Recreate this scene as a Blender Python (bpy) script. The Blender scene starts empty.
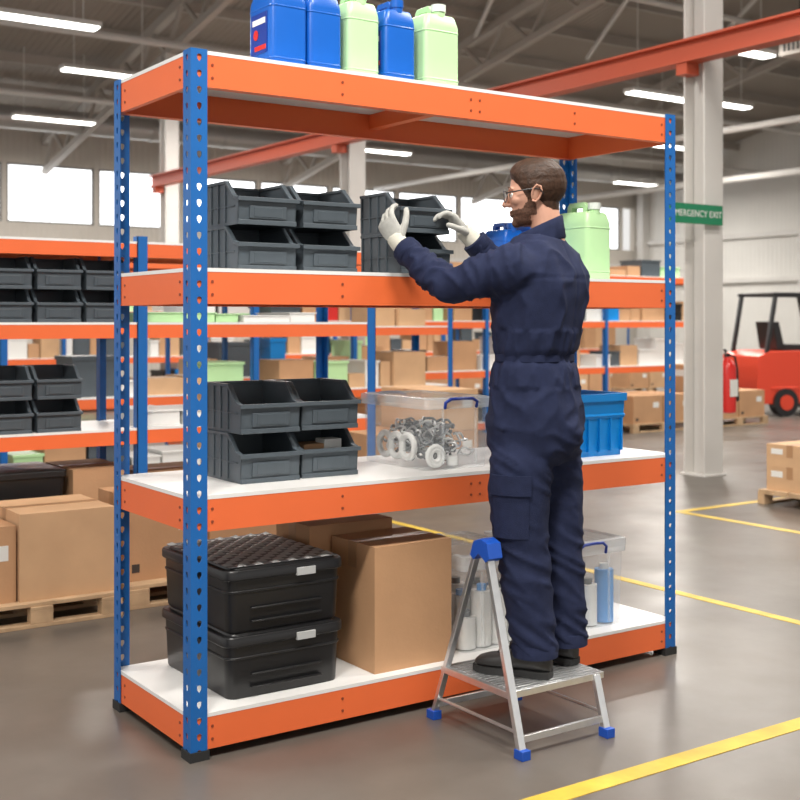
import bpy, bmesh, math, random
from mathutils import Vector, Matrix, Euler, noise
random.seed(7)
V = Vector
scene = bpy.context.scene
scene.view_settings.view_transform = 'Standard'
scene.view_settings.look = 'None'
scene.view_settings.exposure = 0.10

# ------------------------------------------------------------ materials
def mat(name, col, rough=.5, metal=0, var=0.0, vs=6, bump=0, bs=80, emis=None, es=0, alpha=1, spec=.5, wave=None, stretch=None):
    m = bpy.data.materials.new(name); m.use_nodes = True
    nt = m.node_tree; b = nt.nodes['Principled BSDF']
    b.inputs['Base Color'].default_value = (*col, 1)
    b.inputs['Roughness'].default_value = rough
    b.inputs['Metallic'].default_value = metal
    b.inputs['Specular IOR Level'].default_value = spec
    b.inputs['Alpha'].default_value = alpha
    if emis:
        b.inputs['Emission Color'].default_value = (*emis, 1)
        b.inputs['Emission Strength'].default_value = es
    tc = nt.nodes.new('ShaderNodeTexCoord'); src = tc.outputs['Object']
    if stretch:
        mp = nt.nodes.new('ShaderNodeMapping'); mp.inputs['Scale'].default_value = stretch
        nt.links.new(src, mp.inputs['Vector']); src = mp.outputs['Vector']
    if var:
        n = nt.nodes.new('ShaderNodeTexNoise'); n.inputs['Scale'].default_value = vs; n.inputs['Detail'].default_value = 6
        nt.links.new(src, n.inputs['Vector'])
        r = nt.nodes.new('ShaderNodeValToRGB')
        r.color_ramp.elements[0].position = .3; r.color_ramp.elements[1].position = .7
        r.color_ramp.elements[0].color = (*[c*(1-var) for c in col], 1)
        r.color_ramp.elements[1].color = (*[min(1, c*(1+var)) for c in col], 1)
        nt.links.new(n.outputs['Fac'], r.inputs['Fac'])
        nt.links.new(r.outputs['Color'], b.inputs['Base Color'])
    if bump or wave:
        bp = nt.nodes.new('ShaderNodeBump')
        if wave:
            w = nt.nodes.new('ShaderNodeTexWave'); w.bands_direction = wave[0]; w.inputs['Scale'].default_value = wave[1]
            nt.links.new(src, w.inputs['Vector'])
            nt.links.new(w.outputs['Fac'], bp.inputs['Height'])
            bp.inputs['Strength'].default_value = wave[2]; bp.inputs['Distance'].default_value = .05
        else:
            n2 = nt.nodes.new('ShaderNodeTexNoise'); n2.inputs['Scale'].default_value = bs; n2.inputs['Detail'].default_value = 4
            nt.links.new(src, n2.inputs['Vector'])
            nt.links.new(n2.outputs['Fac'], bp.inputs['Height'])
            bp.inputs['Strength'].default_value = bump; bp.inputs['Distance'].default_value = .01
        nt.links.new(bp.outputs['Normal'], b.inputs['Normal'])
    return m

M_orange = mat('orange_powdercoat', (.79, .150, .042), .42, var=.04, vs=3)
M_blue = mat('blue_powdercoat', (.005, .115, .39), .4, var=.05, vs=5)
M_board = mat('white_melamine', (.78, .775, .76), .35, var=.03, vs=4)
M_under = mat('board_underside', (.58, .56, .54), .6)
M_black = mat('black_plastic', (.012, .012, .013), .34)
M_blackr = mat('black_rubber', (.018, .018, .018), .75)
M_rivet = mat('rivet', (.25, .05, .02), .4)
M_bin = mat('grey_bin_plastic', (.072, .090, .106), .4, var=.06, vs=20)
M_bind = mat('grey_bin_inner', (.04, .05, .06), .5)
M_card = mat('cardboard', (.50, .285, .15), .8, var=.06, vs=5, bump=.08, bs=60)
M_card2 = mat('cardboard_light', (.58, .365, .205), .8, var=.07, vs=5)
M_tape = mat('packing_tape', (.40, .225, .115), .35)
M_print = mat('dark_print', (.05, .04, .035), .6)
M_white = mat('white_plastic', (.75, .75, .73), .4)
M_alu = mat('aluminium', (.74, .75, .76), .28, metal=.85, var=.05, vs=30)
M_alud = mat('tread_groove', (.55, .56, .57), .35, metal=.85)
M_stblue = mat('stool_blue_plastic', (.01, .08, .45), .35)
M_clear = mat('clear_plastic', (.85, .9, .93), .1, alpha=.17)
M_clear2 = mat('clear_lid', (.82, .88, .92), .2, alpha=.42)
M_hblue = mat('blue_clip', (.006, .035, .28), .35)
M_cblue = mat('blue_crate_plastic', (.0, .21, .60), .4)
M_jblue = mat('blue_jerrycan', (.004, .105, .48), .32, var=.04)
M_jgreen = mat('pale_green_jerrycan', (.46, .72, .38), .35, var=.03)
M_cap = mat('white_cap', (.7, .76, .7), .4)
M_red = mat('red_paint', (.62, .02, .015), .3)
M_wood = mat('pallet_wood', (.50, .34, .20), .8, var=.2, vs=9)
M_steelw = mat('painted_steel_white', (.62, .60, .57), .5, var=.05, vs=2)
M_truss = mat('truss_steel', (.38, .34, .30), .55, var=.08, vs=1)
M_yellow = mat('yellow_floor_paint', (.60, .41, .05), .5, var=.22, vs=7)
M_foil = mat('foam_sheet', (.46, .47, .47), .4)
M_foild = mat('foam_sheet_dark', (.09, .09, .095), .5)
M_lamp = mat('lamp_tube', (1, 1, 1), .5, emis=(1, .98, .93), es=7)
M_glassw = mat('daylight_glazing', (.8, .85, .9), .4, emis=(.96, .98, 1), es=2.2)
M_green = mat('sign_green', (.01, .20, .09), .5)
M_paper = mat('label_white', (.75, .75, .72), .6)
M_hose = mat('cable_grey', (.10, .105, .11), .5)
M_sblue = mat('soft_blue', (.10, .33, .72), .5)

# ------------------------------------------------------------ mesh builder
class MB:
    def __init__(s):
        s.v = []; s.f = []; s.m = []; s.s = []
    def add(s, vs, fs, m=0, sm=False):
        o = len(s.v); s.v += [tuple(p) for p in vs]
        for f in fs:
            s.f.append([i+o for i in f]); s.m.append(m); s.s.append(sm)
    def box(s, a, b, m=0, X=None):
        x0, y0, z0 = a; x1, y1, z1 = b
        vs = [V((x, y, z)) for x in (x0, x1) for y in (y0, y1) for z in (z0, z1)]
        if X is not None: vs = [X @ p for p in vs]
        s.add(vs, [(0, 1, 3, 2), (4, 6, 7, 5), (0, 4, 5, 1), (2, 3, 7, 6), (0, 2, 6, 4), (1, 5, 7, 3)], m)
    def beam(s, p1, p2, w, h, m=0, up=V((0, 0, 1))):
        p1 = V(p1); p2 = V(p2); d = (p2-p1).normalized()
        sd = d.cross(up)
        if sd.length < 1e-4: sd = V((1, 0, 0))
        sd.normalize(); u = sd.cross(d)
        vs = []
        for p in (p1, p2):
            for a, b in ((-1, -1), (1, -1), (1, 1), (-1, 1)):
                vs.append(p+sd*a*w/2+u*b*h/2)
        s.add(vs, [(0, 1, 2, 3), (7, 6, 5, 4), (0, 4, 5, 1), (1, 5, 6, 2), (2, 6, 7, 3), (3, 7, 4, 0)], m)
    def loft(s, rings, m=0, cap=True, sm=True, closed=False):
        n = len(rings[0]); vs = [p for r in rings for p in r]; fs = []
        R = len(rings)
        for i in range(R if closed else R-1):
            k = (i+1) % R
            for j in range(n):
                fs.append((i*n+j, i*n+(j+1) % n, k*n+(j+1) % n, k*n+j))
        if cap and not closed:
            fs.append(tuple(range(n))[::-1]); fs.append(tuple((R-1)*n+j for j in range(n)))
        s.add(vs, fs, m, sm)
    def cyl(s, p1, p2, r1, r2=None, n=16, m=0, sm=True):
        if r2 is None: r2 = r1
        p1 = V(p1); p2 = V(p2); d = (p2-p1).normalized()
        u = d.orthogonal().normalized(); w = d.cross(u)
        R = [[p+u*r*math.cos(2*math.pi*j/n)+w*r*math.sin(2*math.pi*j/n) for j in range(n)] for p, r in ((p1, r1), (p2, r2))]
        vs = R[0]+R[1]
        s.add(vs, [(j, (j+1) % n, n+(j+1) % n, n+j) for j in range(n)], m, sm)
        s.add(R[0], [tuple(range(n))], m); s.add(R[1], [tuple(range(n))], m)
    def tube(s, pts, radii, n=12, m=0, round_=True, closed=False):
        pts = [V(p) for p in pts]
        if not hasattr(radii, '__len__'): radii = [radii]*len(pts)
        rings = []; u = None; N = len(pts)
        for i, p in enumerate(pts):
            if closed: d = pts[(i+1) % N]-pts[i-1]
            else: d = (pts[min(i+1, N-1)]-pts[max(i-1, 0)])
            d.normalize()
            if u is None: u = d.orthogonal().normalized()
            else:
                u = (u-d*u.dot(d)).normalized()
            w = d.cross(u); r = radii[i]
            def rg(c, rr, u=u, w=w): return [c+u*rr*math.cos(2*math.pi*j/n)+w*rr*math.sin(2*math.pi*j/n) for j in range(n)]
            if i == 0 and round_ and not closed:
                for t in (80, 55, 28):
                    a = math.radians(t); rings.append(rg(p-d*r*math.sin(a), r*math.cos(a)))
            rings.append(rg(p, r))
            if i == N-1 and round_ and not closed:
                for t in (28, 55, 80):
                    a = math.radians(t); rings.append(rg(p+d*r*math.sin(a), r*math.cos(a)))
        s.loft(rings, m, True, True, closed)
    def ell(s, c, r, m=0, X=None, n=20, k=12):
        c = V(c); rings = []
        for i in range(1, k):
            a = math.pi*i/k
            ring = [V((r[0]*math.sin(a)*math.cos(2*math.pi*j/n), r[1]*math.sin(a)*math.sin(2*math.pi*j/n), -r[2]*math.cos(a))) for j in range(n)]
            if X is not None: ring = [X @ p for p in ring]
            rings.append([c+p for p in ring])
        s.loft(rings, m, True, True)
    def prism(s, poly, axis, a0, a1, m=0, X=None):
        def P(p, a):
            if axis == 'x': q = V((a, p[0], p[1]))
            elif axis == 'y': q = V((p[0], a, p[1]))
            else: q = V((p[0], p[1], a))
            return X @ q if X is not None else q
        n = len(poly)
        vs = [P(p, a0) for p in poly]+[P(p, a1) for p in poly]
        fs = [tuple(range(n))[::-1], tuple(range(n, 2*n))]+[(j, (j+1) % n, n+(j+1) % n, n+j) for j in range(n)]
        s.add(vs, fs, m)
    def build(s, name, mats, bevel=0, loc=None, rot=None, parent=None, seg=2, X=None):
        me = bpy.data.meshes.new(name)
        vs = s.v if X is None else [tuple(X @ V(p)) for p in s.v]
        me.from_pydata(vs, [], s.f)
        for mm in mats: me.materials.append(mm)
        me.polygons.foreach_set('material_index', s.m)
        me.polygons.foreach_set('use_smooth', s.s)
        bm = bmesh.new(); bm.from_mesh(me); bmesh.ops.recalc_face_normals(bm, faces=bm.faces); bm.to_mesh(me); bm.free()
        if any(s.s):
            try: me.set_sharp_from_angle(angle=math.radians(42))
            except Exception: pass
        ob = bpy.data.objects.new(name, me); scene.collection.objects.link(ob)
        if bevel:
            b = ob.modifiers.new('bevel', 'BEVEL'); b.width = bevel; b.segments = seg; b.limit_method = 'ANGLE'; b.angle_limit = math.radians(40)
        if loc: ob.location = loc
        if rot: ob.rotation_euler = rot
        if parent: ob.parent = parent
        return ob

def inst(ob, loc, rz=0, sc=None):
    o = ob.copy(); scene.collection.objects.link(o); o.location = loc; o.rotation_euler = (0, 0, rz)
    if sc: o.scale = sc
    return o

def rrect(cx, cy, z, w, d, r, k=4):
    pts = []
    for (sx, sy, a0) in ((1, 1, 0), (-1, 1, 90), (-1, -1, 180), (1, -1, 270)):
        for i in range(k+1):
            a = math.radians(a0+90*i/k)
            pts.append(V((cx+sx*(w/2-r)+r*math.cos(a), cy+sy*(d/2-r)+r*math.sin(a), z)))
    return pts

# ------------------------------------------------------------ camera
cam = bpy.data.cameras.new('camera'); co = bpy.data.objects.new('camera', cam); scene.collection.objects.link(co)
co.location = (-1.56, -3.389, 1.359)
co.rotation_euler = (math.radians(90), 0, math.radians(-34.41))
cam.sensor_width = 36; cam.lens = 53.73; cam.shift_y = -0.0988
cam.clip_end = 200
cam.dof.use_dof = True; cam.dof.focus_distance = 4.15; cam.dof.aperture_fstop = 4.0
scene.camera = co

# ------------------------------------------------------------ world
w = bpy.data.worlds.new('overcast_sky'); scene.world = w; w.use_nodes = True
bg = w.node_tree.nodes['Background']; bg.inputs['Color'].default_value = (1, .98, .95, 1); bg.inputs['Strength'].default_value = .82

# ------------------------------------------------------------ WORKER (built first)
SZ = .195
man = bpy.data.objects.new('warehouse_worker', None); scene.collection.objects.link(man)
man.location = (1.086, -.33, 0); man.rotation_euler = (0, 0, math.radians(-34.41))
MW = Matrix.Translation((1.086, -.33, 0)) @ Euler((0, 0, math.radians(-34.41))).to_matrix().to_4x4()
MI = MW.inverted()
M_navy = mat('navy_coverall', (.017, .023, .058), .85, var=.12, vs=40, bump=.25, bs=350, spec=.2)
M_navyd = mat('navy_seam', (.008, .011, .030), .9, spec=.2)
M_skin = mat('skin', (.56, .30, .21), .5, var=.05, vs=25)
M_hair = mat('brown_hair', (.046, .022, .012), .5, var=.35, vs=60, bump=.35, bs=90, stretch=(1, 3, 1), spec=.3)
M_beard = mat('brown_beard', (.12, .056, .033), .7, var=.4, vs=200, bump=.3, bs=300)
M_glove = mat('grey_knit_glove', (.47, .47, .44), .85, var=.08, vs=60, bump=.3, bs=400)
M_glovec = mat('glove_cuff', (.62, .60, .52), .85, bump=.4, bs=300)
M_boot = mat('black_boot', (.022, .021, .021), .5, var=.1, vs=30)
M_eye = mat('eye_white', (.8, .78, .75), .2); M_iris = mat('iris', (.05, .03, .02), .2)
M_lens = mat('safety_lens', (.9, .95, 1), .05, alpha=.2)

def remeshed(mb, name, mats, vox, smooth=3, parent=man):
    ob = mb.build(name+'_src', [])
    r = ob.modifiers.new('r', 'REMESH'); r.mode = 'VOXEL'; r.voxel_size = vox
    s_ = ob.modifiers.new('s', 'SMOOTH'); s_.iterations = smooth; s_.factor = .5
    dg = bpy.context.evaluated_depsgraph_get(); dg.update()
    me = bpy.data.meshes.new_from_object(ob.evaluated_get(dg)); bpy.data.objects.remove(ob)
    me.materials.clear()
    for mm in mats: me.materials.append(mm)
    N = len(me.polygons)
    me.polygons.foreach_set('use_smooth', [True]*N); me.polygons.foreach_set('material_index', [0]*N)
    me.name = name
    o = bpy.data.objects.new(name, me); scene.collection.objects.link(o); o.parent = parent
    return o
def cached(me):
    return [v.co.copy() for v in me.vertices], [V(n.vector) for n in me.vertex_normals]

f2 = V((-.83, .56, 0)).normalized(); s2 = V((.56, .83, 0)).normalized()
def oval(cx, cy, z, a, b_, n=32, e=2.35, tilt=0):
    pts = []
    for j in range(n):
        th = 2*math.pi*j/n; c = math.cos(th); s_ = math.sin(th)
        u = math.copysign(abs(c)**(2/e), c)*a; v = math.copysign(abs(s_)**(2/e), s_)*b_
        pts.append(V((cx, cy, z))+s2*u+f2*v+V((0, 0, tilt*v)))
    return pts
body = MB()
torso = [(.0, 0, .885, .13, .11), (.0, 0, .93, .168, .142), (.002, 0, 1.0, .176, .152), (.002, 0, 1.08, .170, .147), (.0, 0, 1.17, .160, .134), (.0, 0, 1.23, .153, .124),
         (.003, 0, 1.29, .160, .132), (.008, 0, 1.36, .172, .142), (.014, 0, 1.44, .186, .146), (.020, 0, 1.50, .192, .140), (.018, .0, 1.555, .178, .122), (.018, .0, 1.60, .138, .100), (.020, 0, 1.64, .088, .078)]
body.loft([oval(*r) for r in torso])
def tapered(pts, n=24, mb=body):
    mb.tube([p[:3] for p in pts], [p[3] for p in pts], n=n, round_=False)
LL = [(-.045, -.065, .98, .085), (-.050, -.068, .90, .106), (-.058, -.072, .80, .104), (-.058, -.078, .70, .095), (-.050, -.084, .60, .086), (-.043, -.088, .54, .082), (-.032, -.09, .44, .080), (-.022, -.095, .36, .075), (-.014, -.10, .31, .073), (-.012, -.10, .275, .074)]
RL = [(.05, .07, .98, .085), (.06, .072, .90, .106), (.068, .07, .80, .104), (.078, .068, .70, .095), (.086, .064, .60, .086), (.091, .06, .54, .082), (.098, .055, .44, .080), (.103, .05, .36, .075), (.106, .045, .31, .073), (.107, .045, .275, .074)]
tapered(LL); tapered(RL)
shL = V((-.075, -.135, 1.535)); elL = V((-.298, -.055, 1.472)); wrL = V((-.437, .06, 1.605))
shR = V((.06, .15, 1.545)); elR = V((-.005, .345, 1.455)); wrR = V((-.185, .285, 1.645))
def arm(sh, el, wr):
    pts = []
    def P(a, b_, t, r): q = a.lerp(b_, t); pts.append((q.x, q.y, q.z, r))
    P(sh, el, -.12, .070); P(sh, el, .08, .080); P(sh, el, .35, .074); P(sh, el, .7, .067)
    e = el.lerp((sh+wr)/2, .06); pts.append((e.x, e.y, e.z, .062))
    P(el, wr, .3, .060); P(el, wr, .65, .052); P(el, wr, .9, .046); P(el, wr, 1.0, .045)
    body.tube([p[:3] for p in pts], [p[3] for p in pts], n=20, round_=False)
arm(shL, elL, wrL); arm(shR, elR, wrR)
body.ell(tuple(shL+V((.01, .02, -.01))), (.085, .085, .075)); body.ell(tuple(shR+V((0, -.02, -.01))), (.085, .085, .075))
body.ell((.055, -.03, .99), (.10, .12, .10))
cov = remeshed(body, 'coverall', [M_navy, M_navyd], .0085, 5)
def segd(p, a, b_):
    ab = b_-a; t = max(0, min(1, (p-a).dot(ab)/ab.length_squared)); return (p-(a+ab*t)).length, t
me = cov.data
cs, ns = cached(me); out = []
for p, n in zip(cs, ns):
    d = .005*noise.noise(V((p.x*5, p.y*5, p.z*5)))
    q = V((p.x*9+p.z*6, p.y*9, p.z*11-p.x*4))
    rdg = (1-abs(noise.noise(q)))**4
    amp = .010
    if p.z < 1.0:
        kn = math.exp(-((p.z-.56)/.10)**2)+math.exp(-((p.z-.33)/.07)**2)*1.2+math.exp(-((p.z-.9)/.08)**2)*.8
        amp = .005+.008*kn
        q = V((p.x*7+p.z*3, p.y*7, p.z*20+p.x*12)); rdg = (1-abs(noise.noise(q)))**4
    w1 = math.exp(-((p.z-1.235)/.055)**2)
    if w1 > .05 and p.x > -.2:
        d -= .010*math.exp(-((p.z-1.235)/.018)**2)
        rdg = (1-abs(noise.noise(V((p.x*30, p.y*30, p.z*6)))))**3; amp = .010
    if 1.26 < p.z < 1.62:
        lat = (p-V((.01, 0, 0))).dot(s2); fr_ = p.dot(f2)
        if fr_ < 0:
            d -= .0035*math.exp(-(lat/.006)**2)
            if abs(lat) < .17: d -= .003*math.exp(-((p.z-1.50)/.006)**2)
            d += .005*math.exp(-((abs(lat)-.10)/.02)**2)
    for a, b_ in ((shL, elL), (elL, wrL), (elR, wrR)):
        ds, t = segd(p, a, b_)
        if ds < .09 and p.x < -.09:
            q = V((t*5+p.z*6, p.y*8, p.z*12+p.x*14)); rdg = (1-abs(noise.noise(q)))**4; amp = .012
    d += amp*(rdg-.4)
    out.extend(p+n*d)
me.vertices.foreach_set('co', out); me.update()
dt = MB()
def band(z0, z1, i, g):
    dt.loft([oval(0, 0, z0, .153+g-.006, .124+g-.006, e=2.35), oval(0, 0, z0+.003, .153+g, .124+g), oval(0, 0, z1-.003, .153+g, .124+g), oval(0, 0, z1, .153+g-.006, .124+g-.006)], i, cap=False)
band(1.222, 1.250, 0, -.003)
def cring(z, r, k, cx=.018, cy=0): return [V((cx+r*math.cos(t_)*1.0, cy+r*.92*math.sin(t_), z+k*math.cos(t_))) for t_ in [2*math.pi*j/32 for j in range(32)]]
dt.loft([cring(1.585, .086, .010), cring(1.62, .082, .020), cring(1.655, .076, .030), cring(1.676, .0735, .032), cring(1.679, .070, .032), cring(1.655, .067, .03), cring(1.60, .070, .01)], 0, cap=False)
dt.loft([cring(1.618, .0835, .019), cring(1.622, .0865, .020), cring(1.655, .0795, .031), cring(1.678, .0765, .033), cring(1.683, .072, .033), cring(1.66, .07, .03)], 0, cap=False)
def patch(cx, cy, r, a0, a1, z0, z1, mi, rb=None, n=10, k=6, th=.006, lx=0):
    vs = []; fs = []
    for layer in (0, th):
        for i in range(k+1):
            z = z0+(z1-z0)*i/k
            for j in range(n+1):
                a = a0+(a1-a0)*j/n
                rr_ = (r if rb is None else rb+(r-rb)*i/k)+layer
                vs.append(V((cx+lx*(z-z0)+rr_*math.cos(a), cy+rr_*math.sin(a), z)))
    N = (n+1)*(k+1)
    for i in range(k):
        for j in range(n):
            a = i*(n+1)+j; fs.append((N+a, N+a+1, N+a+n+2, N+a+n+1))
    bd = [j for j in range(n+1)]+[i*(n+1)+n for i in range(1, k+1)]+[k*(n+1)+j for j in range(n-1, -1, -1)]+[i*(n+1) for i in range(k-1, 0, -1)]
    for a, b_ in zip(bd, bd[1:]+bd[:1]): fs.append((a, b_, N+b_, N+a))
    dt.add(vs, fs, mi, True)
a_c = math.atan2(-.90, -.43)
patch(-.057, -.073, .105, a_c-.62, a_c+.62, .655, .845, 0, rb=.096, th=.006)
patch(-.057, -.073, .111, a_c-.66, a_c+.66, .795, .86, 0, rb=.109, th=.007)
for wr, el in ((wrL, elL), (wrR, elR)):
    d = (wr-el).normalized(); dt.tube([wr-d*.035, wr-d*.03, wr+d*.004, wr+d*.006], [.046, .0485, .0475, .040], n=20, m=0, round_=False)
for P_ in (LL, RL):
    x, y, z, r = P_[-1]; dt.tube([(x, y, z+.03), (x, y, z+.026), (x, y, z-.012), (x, y, z-.012)], [r, r+.003, r+.003, r-.012], n=24, m=0, round_=False)
dt.build('coverall_details', [M_navy, M_navyd], parent=man)

# head
HM = Matrix.Translation((.002, .0, 1.783)) @ Euler((0, 0, math.atan2(.16, -.987))).to_matrix().to_4x4() @ Euler((0, math.radians(5), 0)).to_matrix().to_4x4()
hd = MB()
hd.ell((-.010, 0, .032), (.093, .072, .080)); hd.ell((.026, 0, .0), (.064, .065, .085)); hd.ell((.030, 0, -.045), (.052, .055, .053))
hd.ell((.034, 0, -.075), (.048, .043, .029)); hd.ell((.071, 0, -.088), (.016, .020, .016))
hd.tube([(.082, 0, .014), (.095, 0, -.006), (.106, 0, -.023)], [.0075, .0085, .0105], n=12); hd.ell((.092, .010, -.027), (.011, .007, .0065)); hd.ell((.092, -.010, -.027), (.011, .007, .0065))
hd.ell((.077, .026, .024), (.011, .024, .008)); hd.ell((.077, -.026, .024), (.011, .024, .008))
hd.ell((.085, 0, -.050), (.009, .023, .0055)); hd.ell((.084, 0, -.061), (.009, .020, .0065))
hd.ell((.058, .038, -.015), (.023, .02, .02)); hd.ell((.058, -.038, -.015), (.023, .02, .02))
hd.tube([(-.018, 0, -.03), (-.026, 0, -.09), (-.030, 0, -.19)], [.050, .052, .058], n=24, round_=False)
head = remeshed(hd, 'head', [M_skin, M_hair, M_beard], .003, 4)
def lerp(a, b_, t): return a+(b_-a)*max(0, min(1, t))
def hairline(x):
    if x > .070: return .057
    if x > .046: return lerp(.026, .057, (x-.046)/.024)
    if x > .024: return lerp(-.012, .026, (x-.024)/.022)
    if x > .0: return -.018
    if x > -.030: return lerp(-.045, .0, (x+.030)/.030)
    return lerp(-.058, -.045, (x+.06)/.03)
def ishair(p): return p.z > hairline(p.x)+.0025*noise.noise(p*60)
def isbeard(p):
    if p.x < .0 or ishair(p): return False
    if p.x < .022: return -.070 < p.z < -.0
    if p.z < -.100 and p.x < .055: return False
    if p.x > .088 and abs(p.y) < .019 and -.066 < p.z < -.046: return False
    lim = lerp(-.018, -.046, (p.x-.020)/.026)
    return p.z < lim+.002*noise.noise(p*90) and not (p.x > .096 and p.z > -.037)
me = head.data
cls = []; out = []
cs, ns = cached(me)
for p, n in zip(cs, ns):
    k = 0; q = p
    if ishair(p):
        k = 1; e = max(0, min(1, (p.z-hairline(p.x))/.022))
        top = max(0, min(1, (p.z-.045)/.05))
        front = max(0, min(1, (p.x+.01)/.08))
        d = .0015+e*(.0040+.008*top+.010*top*front)
        d += e*.0016*noise.noise(V((p.x*22, p.y*100, p.z*22)))
        q = p+n*d
    elif isbeard(p):
        k = 2; q = p+n*(.0006+.0005*noise.noise(p*200))
    out.extend(q); cls.append(k)
me.vertices.foreach_set('co', out); me.update()
mi_ = []
for pl_ in me.polygons:
    ks = sorted(cls[i] for i in pl_.vertices); mi_.append(ks[len(ks)//2])
me.polygons.foreach_set('material_index', mi_)
me.transform(HM)
ft = MB()
for sy in (-1, 1):
    X = Euler((sy*math.radians(-12), 0, sy*math.radians(18))).to_matrix() @ Euler((0, math.radians(-12), 0)).to_matrix()
    c = V((-.004, sy*.072, -.002))
    ft.ell(c, (.016, .006, .028), 0, X)
    ft.tube([c+X @ V(q) for q in ((.010, sy*.004, -.004), (.013, sy*.006, .014), (.004, sy*.008, .028), (-.010, sy*.008, .025), (-.017, sy*.008, .008), (-.013, sy*.006, -.012), (-.003, sy*.004, -.027), (.006, sy*.002, -.025))],
            [.003, .0035, .004, .004, .004, .0038, .005, .004], n=8, m=0)
    ft.ell((.0735, sy*.030, .004), (.0115, .0125, .0115), 1); ft.ell((.0835, sy*.031, .004), (.003, .0055, .0055), 2)
    ft.tube([(.083, sy*.016, .012), (.087, sy*.03, .0165), (.081, sy*.046, .010)], .0034, n=6, m=0)
    ft.tube([(.084, sy*.016, .027), (.0865, sy*.03, .031), (.078, sy*.048, .026)], [.0022, .003, .0018], n=6, m=3)
ft.build('face_features', [M_skin, M_eye, M_iris, M_beard], parent=man, X=HM)
gl = MB()
for sy in (-1, 1):
    fr_ = [(.105, sy*.008, .016), (.104, sy*.035, .020), (.095, sy*.058, .016), (.090, sy*.063, .002), (.094, sy*.055, -.014), (.102, sy*.032, -.018), (.106, sy*.012, -.008)]
    gl.tube(fr_, .0018, n=6, m=0, closed=True)
    gl.add([V(p) for p in fr_], [tuple(range(7))], 1)
    gl.tube([(.092, sy*.064, .010), (.05, sy*.076, .012), (.0, sy*.082, .014), (-.02, sy*.082, .008), (-.030, sy*.078, -.006)], [.0026, .0024, .0024, .0022, .002], n=6, m=0)
gl.tube([(.105, .008, .012), (.109, 0, .013), (.105, -.008, .012)], .0018, n=6, m=0)
gl.build('safety_glasses', [M_black, M_lens], parent=man, X=HM)

def hand(name, wrist, d, nrm, left, curls, thumbdir, fore):
    m = MB()
    def el(x, y, z, a, b_, n=20):
        return [V((x, y+a*math.cos(2*math.pi*j/n), z+b_*math.sin(2*math.pi*j/n))) for j in range(n)]
    m.loft([el(-.01, 0, 0, .027, .021), el(.015, 0, 0, .030, .020), el(.045, 0, 0, .040, .018), (el(.075, .0, 0, .043, .016)), el(.092, .0, -.001, .040, .012)])
    ys = (.032, .0108, -.0105, -.031); Ls = (.070, .079, .073, .057)
    for k in range(4):
        Lk = Ls[k]*.95; a = 0; p = V((.08-(.006 if k == 3 else 0), ys[k], 0)); pts = [p.copy()]; sp = (ys[k])*1.6
        c = curls[k]
        for i, fr_ in enumerate((.2, .36, .26, .2)):
            a += math.radians(c[i]); p = p+V((math.cos(a)*math.cos(sp), math.sin(sp)*.7, -math.sin(a)))*Lk*(fr_*1.15); pts.append(p.copy())
        m.tube(pts, [.0105, .0105, .0098, .0092, .0082], n=12)
    t0 = V((.018, .022, -.006)); td = V(thumbdir).normalized(); t1 = t0+td*.042; td2 = (td+V((.45, -.1, -.25))).normalized(); t2 = t1+td2*.03; t3 = t2+(td2+V((.3, -.2, -.2))).normalized()*.022
    m.tube([t0, t1, t2, t3], [.015, .0125, .011, .0095], n=12)
    d = V(d).normalized(); nrm = V(nrm); nrm = (nrm-d*nrm.dot(d)).normalized()
    Z = -nrm; Y = Z.cross(d)
    R = Matrix((d, Y*1.0, Z)).transposed().to_4x4()
    if left: m.v = [(x, -y, z) for x, y, z in m.v]
    X = MI @ (Matrix.Translation(wrist) @ R)
    m.v = [tuple(X @ V(p)) for p in m.v]
    remeshed(m, name, [M_glove], .0030, 2)
    c = MB(); W_ = MI @ V(wrist); dd = (MI.to_3x3() @ d).normalized(); F = V(fore)
    c.tube([F, F.lerp(W_, .35), W_, W_+dd*.02, W_+dd*.03], [.036, .034, .0315, .0325, .026], n=20, m=0, round_=False)
    c.build(name+'_cuff', [M_glovec], parent=man)
wl = MW @ (wrL+V((-.022, .018, .022)))
hand('left_hand', wl, V((-.30, .40, .80)), V((.85, .35, .25)), True, [(14, 26, 28, 18), (17, 28, 28, 18), (19, 30, 28, 18), (23, 32, 28, 18)], (.6, .65, -.35), wrL-(wrL-elL).normalized()*.02)
wr_ = MW @ (wrR+V((-.024, .004, .022)))
hand('right_hand', wr_, V((-.62, .22, .70)), V((-.55, .15, -.75)), False, [(5, 25, 35, 25), (8, 28, 35, 25), (10, 30, 35, 25), (12, 34, 35, 25)], (.6, .6, -.4), wrR-(wrR-elR).normalized()*.02)

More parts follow.
